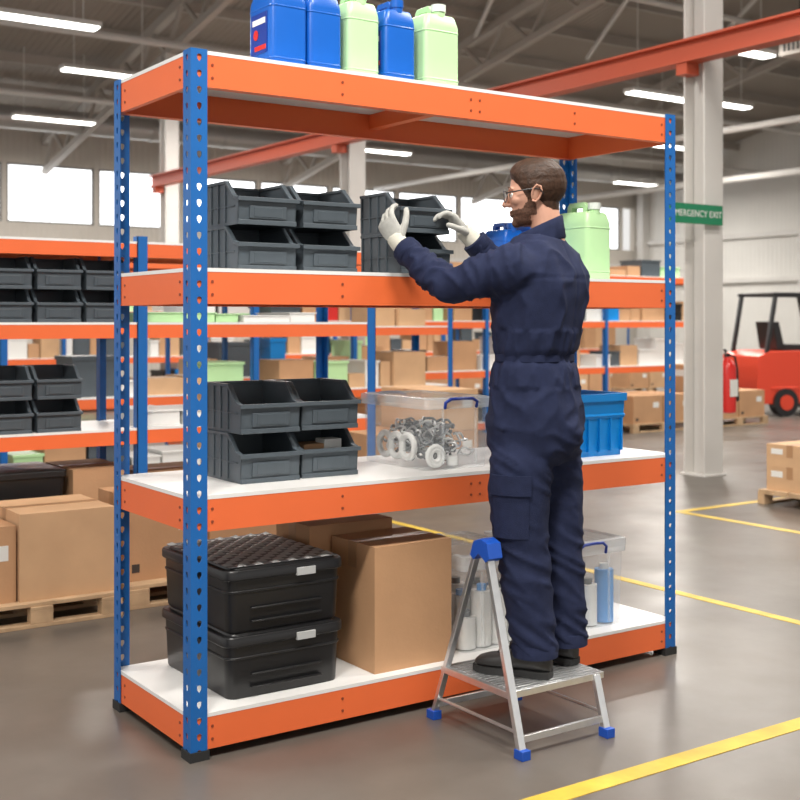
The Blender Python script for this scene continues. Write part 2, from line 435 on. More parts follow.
def boot(name, heel, ang):
    m = MB()
    def sec(x, w_, h, z0=.018, n=20):
        pts = []
        for j in range(n):
            t_ = 2*math.pi*j/n; c = math.cos(t_); s_ = math.sin(t_)
            y = math.copysign(abs(c)**.8, c)*w_
            z = z0+(h-z0)*(.5+.5*math.copysign(abs(s_)**.7, s_))
            pts.append(V((x, y, z)))
        return pts
    m.loft([sec(-.002, .018, .06), sec(.01, .032, .085), sec(.045, .037, .10), (sec(.09, .038, .095)), sec(.13, .043, .078), sec(.175, .048, .065), (sec(.215, .046, .058)), sec(.245, .034, .048), sec(.256, .018, .038)], 0)
    m.tube([(.045, 0, .07), (.042, 0, .11), (.042, 0, .15)], [.038, .040, .043], n=20, m=0, round_=False)
    def so(k): return [(-.006*k, 0), (0, .028*k), (.03, .037*k), (.09, .034*k), (.15, .046*k), (.20, .050*k), (.24, .040*k), (.264, .016*k), (.264, -.016*k), (.24, -.040*k), (.20, -.048*k), (.15, -.042*k), (.09, -.034*k), (.03, -.037*k), (0, -.028*k)]
    m.prism(so(1), 'z', 0, .022, 1)
    for i in range(5): m.tube([(.10+.018*i, -.024, .092-.005*i), (.10+.018*i, 0, .103-.0062*i), (.10+.018*i, .024, .092-.005*i)], .0028, n=6, m=1)
    X = Matrix.Translation(heel) @ Euler((0, 0, ang)).to_matrix().to_4x4()
    m.build(name, [M_boot, M_blackr], bevel=.003, parent=man, X=X)
SZt = SZ+.0035
boot('left_boot', (.036, -.135, SZt), math.atan2(.40, -.91))
boot('right_boot', (.140, .015, SZt), math.atan2(.62, -.78))

# ------------------------------------------------------------ room shell
fm = bpy.data.materials.new('polished_concrete'); fm.use_nodes = True
nt = fm.node_tree; b = nt.nodes['Principled BSDF']
tc = nt.nodes.new('ShaderNodeTexCoord')
n1 = nt.nodes.new('ShaderNodeTexNoise'); n1.inputs['Scale'].default_value = .7; n1.inputs['Detail'].default_value = 9; n1.inputs['Roughness'].default_value = .65
nt.links.new(tc.outputs['Object'], n1.inputs['Vector'])
r1 = nt.nodes.new('ShaderNodeValToRGB'); r1.color_ramp.elements[0].position = .32; r1.color_ramp.elements[1].position = .7
r1.color_ramp.elements[0].color = (.092, .079, .067, 1); r1.color_ramp.elements[1].color = (.155, .136, .118, 1)
nt.links.new(n1.outputs['Fac'], r1.inputs['Fac']); nt.links.new(r1.outputs['Color'], b.inputs['Base Color'])
n2 = nt.nodes.new('ShaderNodeTexNoise'); n2.inputs['Scale'].default_value = 2.5; n2.inputs['Detail'].default_value = 8
nt.links.new(tc.outputs['Object'], n2.inputs['Vector'])
mr = nt.nodes.new('ShaderNodeMapRange'); mr.inputs['To Min'].default_value = .22; mr.inputs['To Max'].default_value = .48
nt.links.new(n2.outputs['Fac'], mr.inputs['Value']); nt.links.new(mr.outputs['Result'], b.inputs['Roughness'])
f = MB(); f.box((-9, -14, -.1), (24.7, 22.2, 0)); f.build('floor', [fm])

M_wallb = mat('beige_cladding', (.58, .54, .485), .7, wave=('X', 2.2, .25), var=.04, vs=1)
M_wallr = mat('white_cladding', (.68, .665, .63), .7, wave=('Y', 2.2, .2), var=.04, vs=1)
M_roof = mat('roof_deck', (.33, .29, .25), .75, wave=('X', 2.5, .35), var=.06, vs=.6)
M_frame = mat('window_frame', (.18, .17, .16), .5)
wz0, wz1, ez = 3.45, 4.7, 5.5
xs = [-8.24+2.0*i for i in range(17)]
wb = MB()
wb.box((-9, 22, 0), (24.7, 22.2, wz0)); wb.box((-9, 22, wz1), (24.7, 22.2, ez)); wb.box((-9, 22, wz0), (xs[0], 22.2, wz1))
for x in xs: wb.box((x-.05, 22, wz0), (x+.05, 22.2, wz1))
wb.box((24.3, 22, wz0), (24.7, 22.2, wz1))
wb.build('wall_back', [M_wallb])
for i, x in enumerate(xs[:-1]):
    q = MB(); q.box((x+.05, 22.08, wz0), (x+1.95, 22.1, wz1), 0)
    for zz in (wz0+.02, wz1-.02): q.beam((x+.05, 22.06, zz), (x+1.95, 22.06, zz), .05, .04, 1)
    for xx in (x+.07, x+1.93): q.beam((xx, 22.06, wz0), (xx, 22.06, wz1), .05, .04, 1)
    q.build('window_%d' % (i+1), [M_glassw, M_frame])
def roofz(y): return 5.5+.2*(22-y) if y > 4 else 9.1-.2*(4-y)
wr = MB(); wr.prism([(-14, 0), (22.2, 0), (22.2, 5.5), (4, 9.1), (-14, 5.5)], 'x', 24.5, 24.7); wr.build('wall_right', [M_wallr])
t = MB()
for z in (2.4, 3.6): t.box((24.35, -14, z), (24.5, 22, z+.12))
t.box((-9, 21.85, 2.9), (24.5, 22, 3.02))
for y in (-2, 4, 10, 16, 21.7): t.box((24.2, y-.12, 0), (24.5, y+.12, roofz(y)-.1))
t.build('trim_1', [M_steelw])
rf = MB()
rf.prism([(22.2, 5.5), (4, 9.1), (-14, 5.5), (-14, 5.6), (4, 9.2), (22.2, 5.6)], 'x', -9, 24.7, 0)
rf.build('ceiling', [M_roof])
pl = MB()
y = 21.2
while y > -12:
    pl.box((-9, y-.04, roofz(y)-.22), (24.5, y+.04, roofz(y)-.04)); y -= 1.45
pl.build('roof_purlins', [M_truss])
tr = MB()
for k in range(5):
    x = -5+5.8*k
    def lo(y): return roofz(y)-.95
    ys = [22-1.3*i for i in range(28)]
    for a, b_ in zip(ys[:-1], ys[1:]):
        tr.beam((x, a, roofz(a)-.3), (x, b_, roofz(b_)-.3), .14, .16)
        tr.beam((x, a, lo(a)), (x, b_, lo(b_)), .12, .12)
        mid = (a+b_)/2
        tr.beam((x, a, lo(a)), (x, mid, roofz(mid)-.3), .06, .06)
        tr.beam((x, mid, roofz(mid)-.3), (x, b_, lo(b_)), .06, .06)
tr.build('roof_trusses', [M_truss])
pp = MB()
for (y, z) in ((16.8, 5.2), (12.5, 5.3), (8.6, 5.9)):
    pp.cyl((-9, y, z), (24.4, y, z), .05, n=8)
pp.cyl((15, -10, 4.7), (15, 21.9, 4.7), .06, n=8); pp.cyl((19.5, -10, 4.5), (19.5, 21.9, 4.5), .08, n=8)
for i in range(6):
    x = 0.8+5.8*i/2
    pp.beam((x, 9, roofz(9)-.3), (x+2.9, 14.5, roofz(14.5)-.3), .06, .06)
pp.build('service_pipes', [M_steelw])
dk = MB(); dk.cyl((-9, 19.6, 5.25), (24.4, 19.6, 5.25), .22, n=20)
for i in range(20): dk.cyl((-8+1.6*i, 19.6, 5.25), (-7.94+1.6*i, 19.6, 5.25), .235, n=20)
dk.build('ventilation_duct', [mat('galvanised', (.45, .44, .43), .4, metal=.6)])
ht = MB(); ht.box((-.3, -.25, 0), (.3, .25, .42), 0); ht.cyl((0, -.27, .21), (0, -.25, .21), .17, n=20, m=1)
for i in range(6): ht.box((-.31, -.2+.07*i, .05), (-.3, -.17+.07*i, .37), 1)
for xx in (-.2, .2): ht.cyl((xx, 0, .42), (xx, 0, roofz(6.4)-4.8-.05), .01, n=6, m=1)
ht.build('unit_heater', [M_truss, M_black], bevel=.01, loc=(11.6, 6.4, 4.8))

def column(x, y, h):
    c = MB(); a = .12
    c.box((x-a, y-a, 0), (x+a, y-a+.02, h)); c.box((x-a, y+a-.02, 0), (x+a, y+a, h)); c.box((x-.01, y-a+.02, 0), (x+.01, y+a-.02, h))
    c.box((x-.14, y-.14, 0), (x+.14, y+.14, .02))
    return c
for i, yy in enumerate((3.79, 9.6, 15.4, -2.0)):
    c = column(6.6, yy, roofz(yy)-.97)
    c.build('steel_column', [M_steelw], bevel=.003)
cb = MB()
M_crane = mat('crane_orange', (.50, .085, .035), .5)
cb.box((6.30, -6, 3.60), (6.46, 15.6, 3.62)); cb.box((6.30, -6, 3.78), (6.46, 15.6, 3.80)); cb.box((6.37, -6, 3.62), (6.39, 15.6, 3.78))
for yy in (-2.0, 3.79, 9.6, 15.4): cb.box((6.32, yy-.06, 3.5), (6.478, yy+.06, 3.6))
cb.build('crane_rail', [M_crane])

def line(name, a, b_):
    q = MB(); q.box((a[0], a[1], 0), (b_[0], b_[1], .002)); q.build(name, [M_yellow])
line('floor_marking', (.0, -.865, 0), (14, -.79, 0))
line('floor_marking', (2.93, -.79, 0), (2.99, 6, 0))
line('floor_marking', (4.85, -.79, 0), (4.92, 2.54, 0))
line('floor_marking', (4.92, 2.47, 0), (6.3, 2.54, 0))

def fixture(x, y, z, power, L=1.5):
    q = MB()
    q.box((-L/2, -.12, 0), (L/2, .12, .06), 0); q.box((-L/2+.03, -.1, -.02), (L/2-.03, .1, 0), 1)
    for xx in (-L/2+.2, L/2-.2): q.cyl((xx, 0, .06), (xx, 0, roofz(y)-z-.05), .008, n=6, m=0)
    ob = q.build('fluorescent_light', [M_steelw, M_lamp], loc=(x, y, z))
    if power:
        l = bpy.data.lights.new('lamp', 'AREA'); l.shape = 'RECTANGLE'; l.size = L; l.size_y = .5; l.energy = power; l.color = (1, .955, .89)
        lo_ = bpy.data.objects.new('lamp', l); scene.collection.objects.link(lo_); lo_.parent = ob; lo_.location = (0, 0, -.05)
for (x, y, z, p) in ((-2.4, -2.6, 5.2, 290), (.6, -2.2, 5.2, 200), (3.6, -1.0, 5.2, 130), (-1.5, 1.5, 5.4, 90), (2.2, 4.2, 5.4, 180), (5.2, .6, 5.6, 140),  # this row: unseen near fixtures, added as key light for the rack area
                  (3, 11, 5, 230), (8.5, 5, 5.5, 210), (11.2, 7.3, 5, 210), (12.9, 10.2, 5, 180), (8, 13, 5, 230), (12.6, 18.0, 5, 240), (5.5, 18, 5, 220),
                  (20.9, 18.6, 4.9, 240), (17.5, 14, 5, 230), (17, 6, 5.4, 230), (14.2, 1.5, 5.6, 210),
                  (5.2, 14.5, 5.2, 0), (10.2, 15, 5.2, 0), (15.5, 11.2, 5.3, 0), (18.5, 10.5, 5.3, 0)):
    fixture(x, y, z, p)

# ------------------------------------------------------------ shelving
PW = .056
def flange(mb, H, P, m=0):
    p = .05; w_ = PW; t = .003
    n = int(H/p)
    for c in range(n):
        z0 = c*p
        outer = [(0, 0), (w_/2, 0), (w_, 0), (w_, p/2), (w_, p), (w_/2, p), (0, p), (0, p/2)]
        hole = []
        for a, r in ((-135, .009), (-90, .015), (-45, .009), (0, .008), (45, .010), (90, .010), (135, .010), (180, .008)):
            hole.append((w_*.52+r*math.cos(math.radians(a)), p*.5+r*math.sin(math.radians(a))))
        vs = []
        for off in (0, t):
            vs += [P(u, z0+z, off) for u, z in outer]+[P(u, z0+z, off) for u, z in hole]
        fs = []
        for j in range(8):
            k = (j+1) % 8
            fs.append((j, k, 8+k, 8+j)); fs.append((16+j, 24+j, 24+k, 16+k)); fs.append((8+j, 8+k, 24+k, 24+j))
        fs.append((2, 3, 19, 18)); fs.append((3, 4, 20, 19))
        mb.add(vs, fs, m)

def rack(name, x0, x1, y0, y1, H, levels, bh=.10, detail=False, posts=None):
    mb = MB()
    posts = posts or [x0, x1]
    for px in posts:
        for py, sy in ((y0, 1), (y1, -1)):
            sides = [1] if px == x0 else [-1] if px == x1 else [1]
            for sx in sides:
                if detail:
                    flange(mb, H, lambda u, z, o: V((px+sx*u, py+sy*o, z)), 1)
                    flange(mb, H, lambda u, z, o: V((px+sx*o, py+sy*u, z)), 1)
                    mb.box((min(px-sx*.004, px+sx*.062), min(py-sy*.004, py+sy*.062), 0), (max(px-sx*.004, px+sx*.062), max(py-sy*.004, py+sy*.062), .03), 3)
                else:
                    mb.box((min(px, px+sx*PW), min(py, py+sy*.004), 0), (max(px, px+sx*PW), max(py, py+sy*.004), H), 1)
                    mb.box((min(px, px+sx*.004), min(py, py+sy*PW), 0), (max(px, px+sx*.004), max(py, py+sy*PW), H), 1)
    e = .005
    for z in levels:
        mb.box((x0+e, y0+e, z-bh), (x1-e, y0+e+.018, z), 0)
        mb.box((x0+e, y1-e-.018, z-bh), (x1-e, y1-e, z), 0)
        for px in posts:
            a = px+e if px < x1 else px-e-.018
            mb.box((a, y0+e+.018, z-bh), (a+.018, y1-e-.018, z), 0)
        mb.box((x0+e, y0+e+.018, z-bh), (x1-e, y0+e+.035, z-bh+.003), 0)
        mb.box((x0+e, y1-e-.035, z-bh), (x1-e, y1-e-.018, z-bh+.003), 0)
        mb.box((x0+.004, y0+.004, z), (x1-.004, y1-.004, z+.012), 2)
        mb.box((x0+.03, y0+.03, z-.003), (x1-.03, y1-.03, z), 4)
        if detail:
            mx = (x0+x1)/2
            mb.box((mx-.02, y0+e+.018, z-.06), (mx+.02, y1-e-.018, z-.003), 0)
            for rx in (x0+.075, x0+.55, mx+.02, mx+.06, x1-.55, x1-.075):
                for rz in (z-.03, z-.07):
                    mb.cyl((rx, y0+e-.0025, rz), (rx, y0+e+.004, rz), .0045, n=10, m=5)
            for ry in (y0+.09, y1-.09):
                for rz in (z-.03, z-.07):
                    mb.cyl((x0+e-.0025, ry, rz), (x0+e+.004, ry, rz), .0045, n=10, m=5)
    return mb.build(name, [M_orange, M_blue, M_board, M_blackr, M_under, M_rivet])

L = [.13, .805, 1.512, 2.185]
rack('shelving_rack', -.018, 2.125, 0, .64, 2.2, L, .10, True)
T = [z+.012 for z in L]
rack('shelving_rack', -1.2, 2.3, 2.5, 3.1, 1.8, [.12, .79, 1.34, 1.76], .07, posts=[-1.2, .82, 2.3])
rack('shelving_rack', 3.6, 11.4, 8.0, 8.6, 2.1, [.12, .75, 1.35, 1.95], .08, posts=[3.6, 5.6, 7.5, 9.5, 11.4])
rack('shelving_rack', 2, 16, 14.0, 14.7, 2.3, [.12, .8, 1.5, 2.2], .09, posts=[2, 4.3, 6.6, 9, 11.3, 13.6, 16])
rack('shelving_rack', -1, 5.2, 5.6, 6.2, 1.9, [.12, .75, 1.3, 1.85], .07, posts=[-1, 1, 3.1, 5.2])

# ------------------------------------------------------------ storage bins
def make_bin(W, D, H, name='storage_bin', col=None):
    m = MB(); t = .005
    side = [(.03*D, 0), (D, 0), (D, H-.006), (.34*D, H-.006), (.13*D, .62*H), (.0, .56*H)]
    for a in (.006, W-.006-t):
        m.prism(side, 'x', a, a+t, 0)
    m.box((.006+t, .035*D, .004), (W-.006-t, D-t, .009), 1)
    m.box((.006, D-t, 0), (W-.006, D, H-.006), 0)
    fp = [(.03*D, 0), (.03*D+t, 0), (t, .56*H), (0, .56*H)]
    m.prism(fp, 'x', .006, W-.006, 0)
    for a in (0, W-.016):
        m.beam((a+.008, .34*D, H-.005), (a+.008, D, H-.005), .016, .010, 0)
        m.beam((a+.008, .34*D+.003, H-.005), (a+.008, .13*D, .62*H), .016, .010, 0)
        m.beam((a+.008, .13*D, .62*H), (a+.008, -.002, .56*H), .016, .010, 0)
    m.beam((0, D-.006, H-.005), (W, D-.006, H-.005), .012, .010, 0)
    m.beam((0, -.004, .56*H), (W, -.004, .56*H), .016, .014, 0)
    m.beam((.006, .03*D-.002, .008), (W-.006, .03*D-.002, .008), .012, .016, 0)
    for y in (.36, .56, .76, .97):
        for a, b_ in ((.001, .006), (W-.006, W-.001)):
            m.box((a, y*D-.004, .01), (b_, y*D+.004, H-.01), 0)
    for a, b_ in ((.002, .006), (W-.006, W-.002)):
        m.box((a, .1*D, .40*H), (b_, D, .43*H), 0)
    def fy(z): return .03*D*(1-z/(.56*H))
    z0, z1 = .14*H, .42*H
    m.prism([(fy(z0)-.006, z0), (fy(z0), z0), (fy(z1), z1), (fy(z1)-.006, z1)], 'x', W*.2, W*.8, 0)
    m.prism([(fy(z0+.005)-.0075, z0+.005), (fy(z0+.005), z0+.005), (fy(z1-.004), z1-.004), (fy(z1-.004)-.0075, z1-.004)], 'x', W*.27, W*.73, 2)
    return m.build(name, [col or M_bin, M_bind, M_bin], bevel=.0015)
bA = make_bin(.235, .27, .165)
bA.location = (.235, .17, T[1])
inst(bA, (.235, .17, T[1]+.165))
inst(bA, (.475, .185, T[1]), -.03); inst(bA, (.475, .185, T[1]+.165), -.03)
bB = make_bin(.225, .26, .147)
bB.location = (.175, .07, T[2])
inst(bB, (.175, .07, T[2]+.147))
inst(bB, (.42, .08, T[2])); inst(bB, (.42, .08, T[2]+.147))
inst(bB, (.80, .055, T[2])); inst(bB, (.80, .06, T[2]+.147), 0)
q = MB(); q.box((.52, .24, T[1]+.012), (.66, .34, T[1]+.11), 0); q.box((.60, .235, T[1]+.04), (.67, .3, T[1]+.125), 1); q.build('parts_cartons', [M_card, M_paper], bevel=.002)
for k in range(4):
    x = -.2+.25*k
    inst(bA, (x, 2.52, 1.352)); inst(bA, (x, 2.52, 1.517))
for k in range(3):
    x = -.2+.25*k
    inst(bA, (x, 2.52, .802)); inst(bA, (x, 2.52, .967))

# ------------------------------------------------------------ jerrycans
def jerry(name, body_, label=False):
    m = MB(); W, D, H = .135, .165, .27
    prof = [(0, .93, .93), (.005, 1, 1), (.205, 1, 1), (.216, .97, .98), (.240, .86, .90), (.247, .80, .85), (.249, .70, .76)]
    m.loft([rrect(0, 0, z, W*a, D*b_, .020*min(a, b_)) for z, a, b_ in prof], 0)
    hp = [(.062, .235), (.062, .272), (.050, .287), (-.018, .287), (-.030, .272), (-.030, .240), (-.012, .240), (-.012, .268), (.040, .268), (.042, .240)]
    m.prism([(y, z) for y, z in hp], 'x', -.016, .016, 0)
    m.cyl((0, -.055, .24), (0, -.055, .262), .021, n=20, m=0)
    m.cyl((0, -.055, .258), (0, -.055, .282), .024, n=24, m=1)
    for z in (.03, .19):
        m.loft([rrect(0, 0, z-.003, W+.001, D+.001, .020), rrect(0, 0, z, W+.004, D+.004, .021), rrect(0, 0, z+.003, W+.001, D+.001, .020)], 0, cap=False)
    if label:
        for sx in (-1,):
            x = sx*(W/2+.003)
            m.box((min(x, x-sx*.003), -.055, .05), (max(x, x-sx*.003), .055, .175), 2)
            m.box((min(x, x+sx*.001), -.045, .14), (max(x, x+sx*.001), .045, .158), 3)
            m.box((min(x, x+sx*.001), -.05, .06), (max(x, x+sx*.001), .03, .075), 4)
            m.cyl((x+sx*.0005, .02, .11), (x+sx*.002, .02, .11), .016, n=16, m=4)
    return m.build(name, [body_, M_cap if body_ is M_jgreen else body_, M_hblue, M_paper, M_red], bevel=.002)
j1 = jerry('jerrycan', M_jblue, True); j1.location = (.378, .17, T[3]); j1.scale = (1.02, 1.0, 1.08)
j2 = jerry('jerrycan', M_jblue); j2.location = (.520, .17, T[3]); j2.scale = (.98, .95, 1.08)
j3 = jerry('jerrycan', M_jgreen); j3.location = (.675, .17, T[3]); j3.scale = (.98, .95, 1.08)
j4 = inst(j1, (.825, .165, T[3]), 0, (.98, .95, 1.05))
j5 = inst(j3, (1.0, .16, T[3]), 0, (1.15, 1.05, 1.08))
inst(j3, (1.80, .20, T[2]), .1, (1.1, 1.1, 1.1)); inst(j2, (1.655, .30, T[2]), .1, (1, 1, 1.08)); inst(j2, (1.50, .34, T[2]), 0, (.8, .9, .8))

# ------------------------------------------------------------ boxes
def carton(x0, y0, z0, x1, y1, z1, name='cardboard_box', m0=None, rz=0, label=True):
    cx, cy = (x0+x1)/2, (y0+y1)/2; W, D, H = (x1-x0)/2, (y1-y0)/2, z1-z0
    m = MB(); e = .0012
    m.box((-W, -D, 0), (W, D, H-.004), 0)
    m.box((-W, -D, H-.004), (W, -.0015, H), 0); m.box((-W, .0015, H-.004), (W, D, H), 0)
    m.box((-W-e, -.028, H-.001), (W+e, .028, H+e), 1)
    for sx in (-1, 1):
        m.box((min(sx*W, sx*(W+e)), -.028, H-.09), (max(sx*W, sx*(W+e)), .028, H), 1)
    if label:
        m.box((W*.35, -D-e, H*.55), (W*.75, -D, H*.75), 2)
        m.box((-W*.85, -D-e, H*.1), (-W*.65, -D, H*.2), 3)
        m.box((-W-e, D*.3, H*.55), (-W, D*.8, H*.8), 2)
    return m.build(name, [m0 or M_card, M_tape, M_paper, M_print], bevel=.003, loc=(cx, cy, z0), rot=(0, 0, rz))
carton(.69, .05, T[0], 1.02, .335, T[0]+.437, label=False)
carton(.605, .35, T[0], .965, .60, T[0]+.475, label=False)

def pallet(x0, y0, x1, y1, h=.11):
    m = MB()
    for yy in (y0, (y0+y1)/2-.03, y1-.06):
        m.box((x0, yy, 0), (x1, yy+.06, .018))
        for xx in (x0, (x0+x1)/2-.05, x1-.1): m.box((xx, yy, .018), (xx+.1, yy+.06, h-.034))
    for xx in (x0, (x0+x1)/2-.05, x1-.1): m.box((xx, y0, h-.034), (xx+.1, y1, h-.018))
    ny = max(4, int((y1-y0)/.13)); s_ = (y1-y0)/ny
    for i in range(ny):
        m.box((x0, y0+i*s_+.008, h-.018), (x1, y0+(i+1)*s_-.008, h))
    m.build('wooden_pallet', [M_wood], bevel=.002)
pallet(-.25, 1.88, .5, 2.44); carton(.04, 1.93, .11, .48, 2.4, .50, m0=M_card2, label=False); carton(-.24, 1.95, .11, .03, 2.4, .45, m0=M_card)
pallet(.56, 1.95, 1.45, 2.44); carton(.58, 2.05, .11, .98, 2.42, .52); carton(1.02, 2.05, .11, 1.40, 2.42, .32)
pallet(5.66, 1.5, 6.6, 2.44)
for xx in (5.7, 6.12):
    for yy in (1.55, 1.98):
        carton(xx, yy, .11, xx+.4, yy+.41, .29, m0=M_card2); carton(xx, yy, .29, xx+.4, yy+.41, .45, m0=M_card2)
carton(.50, 2.56, .132, .80, 3.0, .60); carton(.9, 2.56, .132, 1.3, 3.0, .55); carton(1.4, 2.56, .132, 1.75, 3.0, .5)
q = MB(); q.loft([rrect(0, 0, 0, .36, .36, .03), rrect(0, 0, .44, .41, .42, .03)], 0); q.loft([rrect(0, 0, .44, .43, .44, .035), rrect(0, 0, .47, .43, .44, .035), rrect(0, 0, .475, .40, .41, .03)], 0)
q.build('black_storage_tub', [M_black], loc=(.26, 2.78, .132), bevel=.002)

stock_mats = [M_card, M_card2, M_white, M_cblue, M_bin, M_jgreen, M_black, M_red]
def stock(x0, x1, y, z, hmax, dens=.8, name='shelf_stock', wts=(6, 5, 4, 1.2, 4, 1, 1, .5), d=.4):
    m = MB(); x = x0
    while x < x1-.1:
        w_ = random.uniform(.12, .42)
        if x+w_ > x1: break
        if random.random() < dens:
            k = random.choices(range(8), wts)[0]; h = random.uniform(.35, 1)*hmax
            X = Matrix.Translation((x+w_/2, y+d/2+random.uniform(0, .06), z))
            m.box((-w_/2+.01, -d/2, 0), (w_/2-.01, d/2, h*.94), k, X)
            if k in (0, 1): m.box((-w_/2+.01, -.03, h*.94), (w_/2-.01, .03, h*.95), 2, X)
            else: m.box((-w_/2, -d/2-.01, h*.90), (w_/2, d/2+.01, h), k, X)
        x += w_
    m.build(name, stock_mats, bevel=.004)
stock(.9, 1.7, 2.58, .802, .2, .7, wts=(3, 3, 4, 0, 2, 0, 0, .5)); stock(.9, 2.2, 2.58, 1.352, .1, .95, wts=(2, 4, 4, 0, 2, 3, 0, .3))
for z in (.132, .762, 1.362, 1.962): stock(3.7, 11.3, 8.05, z, .42 if z < 1.9 else .25, .9)
for z in (.132, .812, 1.512): stock(2.1, 15.9, 14.05, z, .5, .92)
for z in (.132, .762): stock(-.9, 5.1, 5.65, z, .34, .85, wts=(5, 5, 4, .6, 3, 1, 1, .5))
stock(2.5, 5.1, 5.65, 1.312, .3, .8)
for (x, y) in ((3.9, 6.9), (5.2, 7.0), (7.4, 6.9), (8.9, 6.9), (10.3, 6.9), (9.2, 11.5), (12, 11.5), (7.0, 11.8), (14.5, 12.5), (3.6, 4.5)):
    pallet(x, y, x+1.1, y+.8)
    for a in range(2):
        for b_ in range(random.choice((1, 2))):
            carton(x+.03+a*.53, y+.03, .11+b_*.34, x+.53+a*.53, y+.75, .11+(b_+1)*.34-.002, m0=random.choice((M_card, M_card2)))

# ------------------------------------------------------------ black tubs
def tub(z0, top):
    m = MB(); W, D, H = .436, .535, .212
    m.loft([rrect(0, 0, 0, W*.93, D*.94, .03), rrect(0, 0, .008, W*.945, D*.955, .033), rrect(0, 0, H*.80, W*.98, D*.98, .038)], 0)
    m.loft([rrect(0, 0, H*.60, W*.965, D*.965, .038), rrect(0, 0, H*.61, W*.99, D*.99, .04), rrect(0, 0, H*.64, W*.99, D*.99, .04), rrect(0, 0, H*.65, W*.965, D*.967, .038)], 0)
    m.loft([rrect(0, 0, H*.80, W*1.01, D*1.01, .042), rrect(0, 0, H*.82, W*1.03, D*1.025, .045), rrect(0, 0, H*.93, W*1.03, D*1.025, .045), rrect(0, 0, H*.96, W*1.01, D*1.01, .042), rrect(0, 0, H*.96, W*.94, D*.95, .035)], 0)
    m.loft([rrect(0, 0, H*.95, W*.93, D*.945, .035), rrect(0, 0, H, W*.915, D*.925, .035)], 0)
    m.box((.03, -D*.5125-.006, H*.78), (.10, -D*.5125+.006, H*.90), 1)
    for z in (.15, .35): m.box((-W*.3, -D*.5+.006-.010*(1-z), H*z), (W*.3, -D*.5+.02, H*z+.005), 0)
    m.box((-W*.515-.005, -.05, H*.7), (-W*.515+.006, .05, H*.90), 0)
    if top:
        nx, ny = 13, 16; w0, d0 = W*.93, D*.94
        m.box((-w0/2, -d0/2, H-.002), (w0/2, d0/2, H), 3)
        for i in range(nx):
            for j in range(ny):
                x = -w0/2+w0*(i+.5)/nx; y = -d0/2+d0*(j+.5)/ny
                a = w0/nx*.5; c = d0/ny*.5
                k = (i+j) % 2
                m.add([(x-a, y-c, H), (x+a, y-c, H), (x+a, y+c, H), (x-a, y+c, H), (x, y, H+(.008 if k else .002))],
                      [(0, 1, 4), (1, 2, 4), (2, 3, 4), (3, 0, 4)], 2 if k else 3)
    return m.build('black_storage_tub', [M_black, M_foil, M_foil, M_foild], loc=(.353, .325, z0), bevel=.0015)
tub(T[0], False); tub(T[0]+.213, True)

# ------------------------------------------------------------ clear boxes
def clearbox(x0, y0, z0, x1, y1, h, handles=True):
    m = MB(); W, D = (x1-x0), (y1-y0)
    def rr(z, k): return rrect(0, 0, z, W*k-.012, D-.012-(1-k)*W, .02)
    m.loft([rr(0, .93), rr(.004, .95), rr(h*.86, .99)], 0, cap=False)
    m.add(rr(0.001, .94), [tuple(range(20))], 0)
    m.loft([rrect(0, 0, h*.84, W, D, .02), rrect(0, 0, h*.88, W+.004, D+.004, .022), rrect(0, 0, h*.9, W, D, .02)], 1, cap=False)
    m.loft([rrect(0, 0, h*.9, W+.006, D+.006, .022), rrect(0, 0, h*.985, W+.006, D+.006, .022), rrect(0, 0, h, W-.02, D-.02, .02), rrect(0, 0, h-.008, W-.05, D-.05, .02)], 1, cap=False)
    m.add(rrect(0, 0, h-.008, W-.05, D-.05, .02), [tuple(range(20))], 0)
    for xx in (-W*.25, W*.25): m.box((xx-.004, -D/2+.0, .02), (xx+.004, -D/2+.006, h*.84), 0)
    if handles:
        for sy in (-1, 1):
            y = sy*(D/2+.006)
            m.tube([(-.072, y, h*.86), (-.072, y+sy*.004, h*.93), (-.05, y+sy*.006, h*.975), (0, y+sy*.006, h*.98), (.05, y+sy*.006, h*.975), (.072, y+sy*.004, h*.93), (.072, y, h*.86)], .006, n=8, m=2)
    return m, ((x0+x1)/2, (y0+y1)/2, z0)
CM = [M_clear, M_clear2, M_hblue, M_hose, M_white, M_sblue, M_alu]
m, loc = clearbox(.935, .085, T[1], 1.235, .53, .265)
rnd = random.Random(3)
def coil(m, c, r, th, mi):
    ax = Euler((rnd.uniform(-.7, .9), rnd.uniform(-.6, .6), rnd.uniform(-3, 3))).to_matrix()
    m.tube([V(c)+ax @ V((r*math.cos(a), r*math.sin(a)*.8, .006*math.sin(3*a))) for a in [2*math.pi*i/18 for i in range(18)]], th, n=6, m=mi, closed=True)
for k in range(100):
    y_ = rnd.uniform(-.16, .15)
    c = (rnd.uniform(-.07, .085), y_, .03+rnd.uniform(.0, .125))
    coil(m, c, rnd.uniform(.020, .040), rnd.uniform(.0035, .006), rnd.choice((3, 3, 3, 6, 6, 4)))
for k in range(3):
    c = V((-.112, .10-.075*k, .075))
    m.tube([c+V((.0, .042*math.cos(a), .042*math.sin(a))) for a in [2*math.pi*i/20 for i in range(20)]], .012, n=8, m=4, closed=True)
for r in (.034, .022): m.tube([V((-.09, -.193, .052))+V((r*math.cos(a), 0, r*math.sin(a))) for a in [2*math.pi*i/20 for i in range(20)]], .010, n=8, m=4, closed=True)
m.cyl((.0, -.175, .012), (.0, -.175, .045), .022, n=20, m=4)
m.build('clear_storage_box', CM, loc=loc)
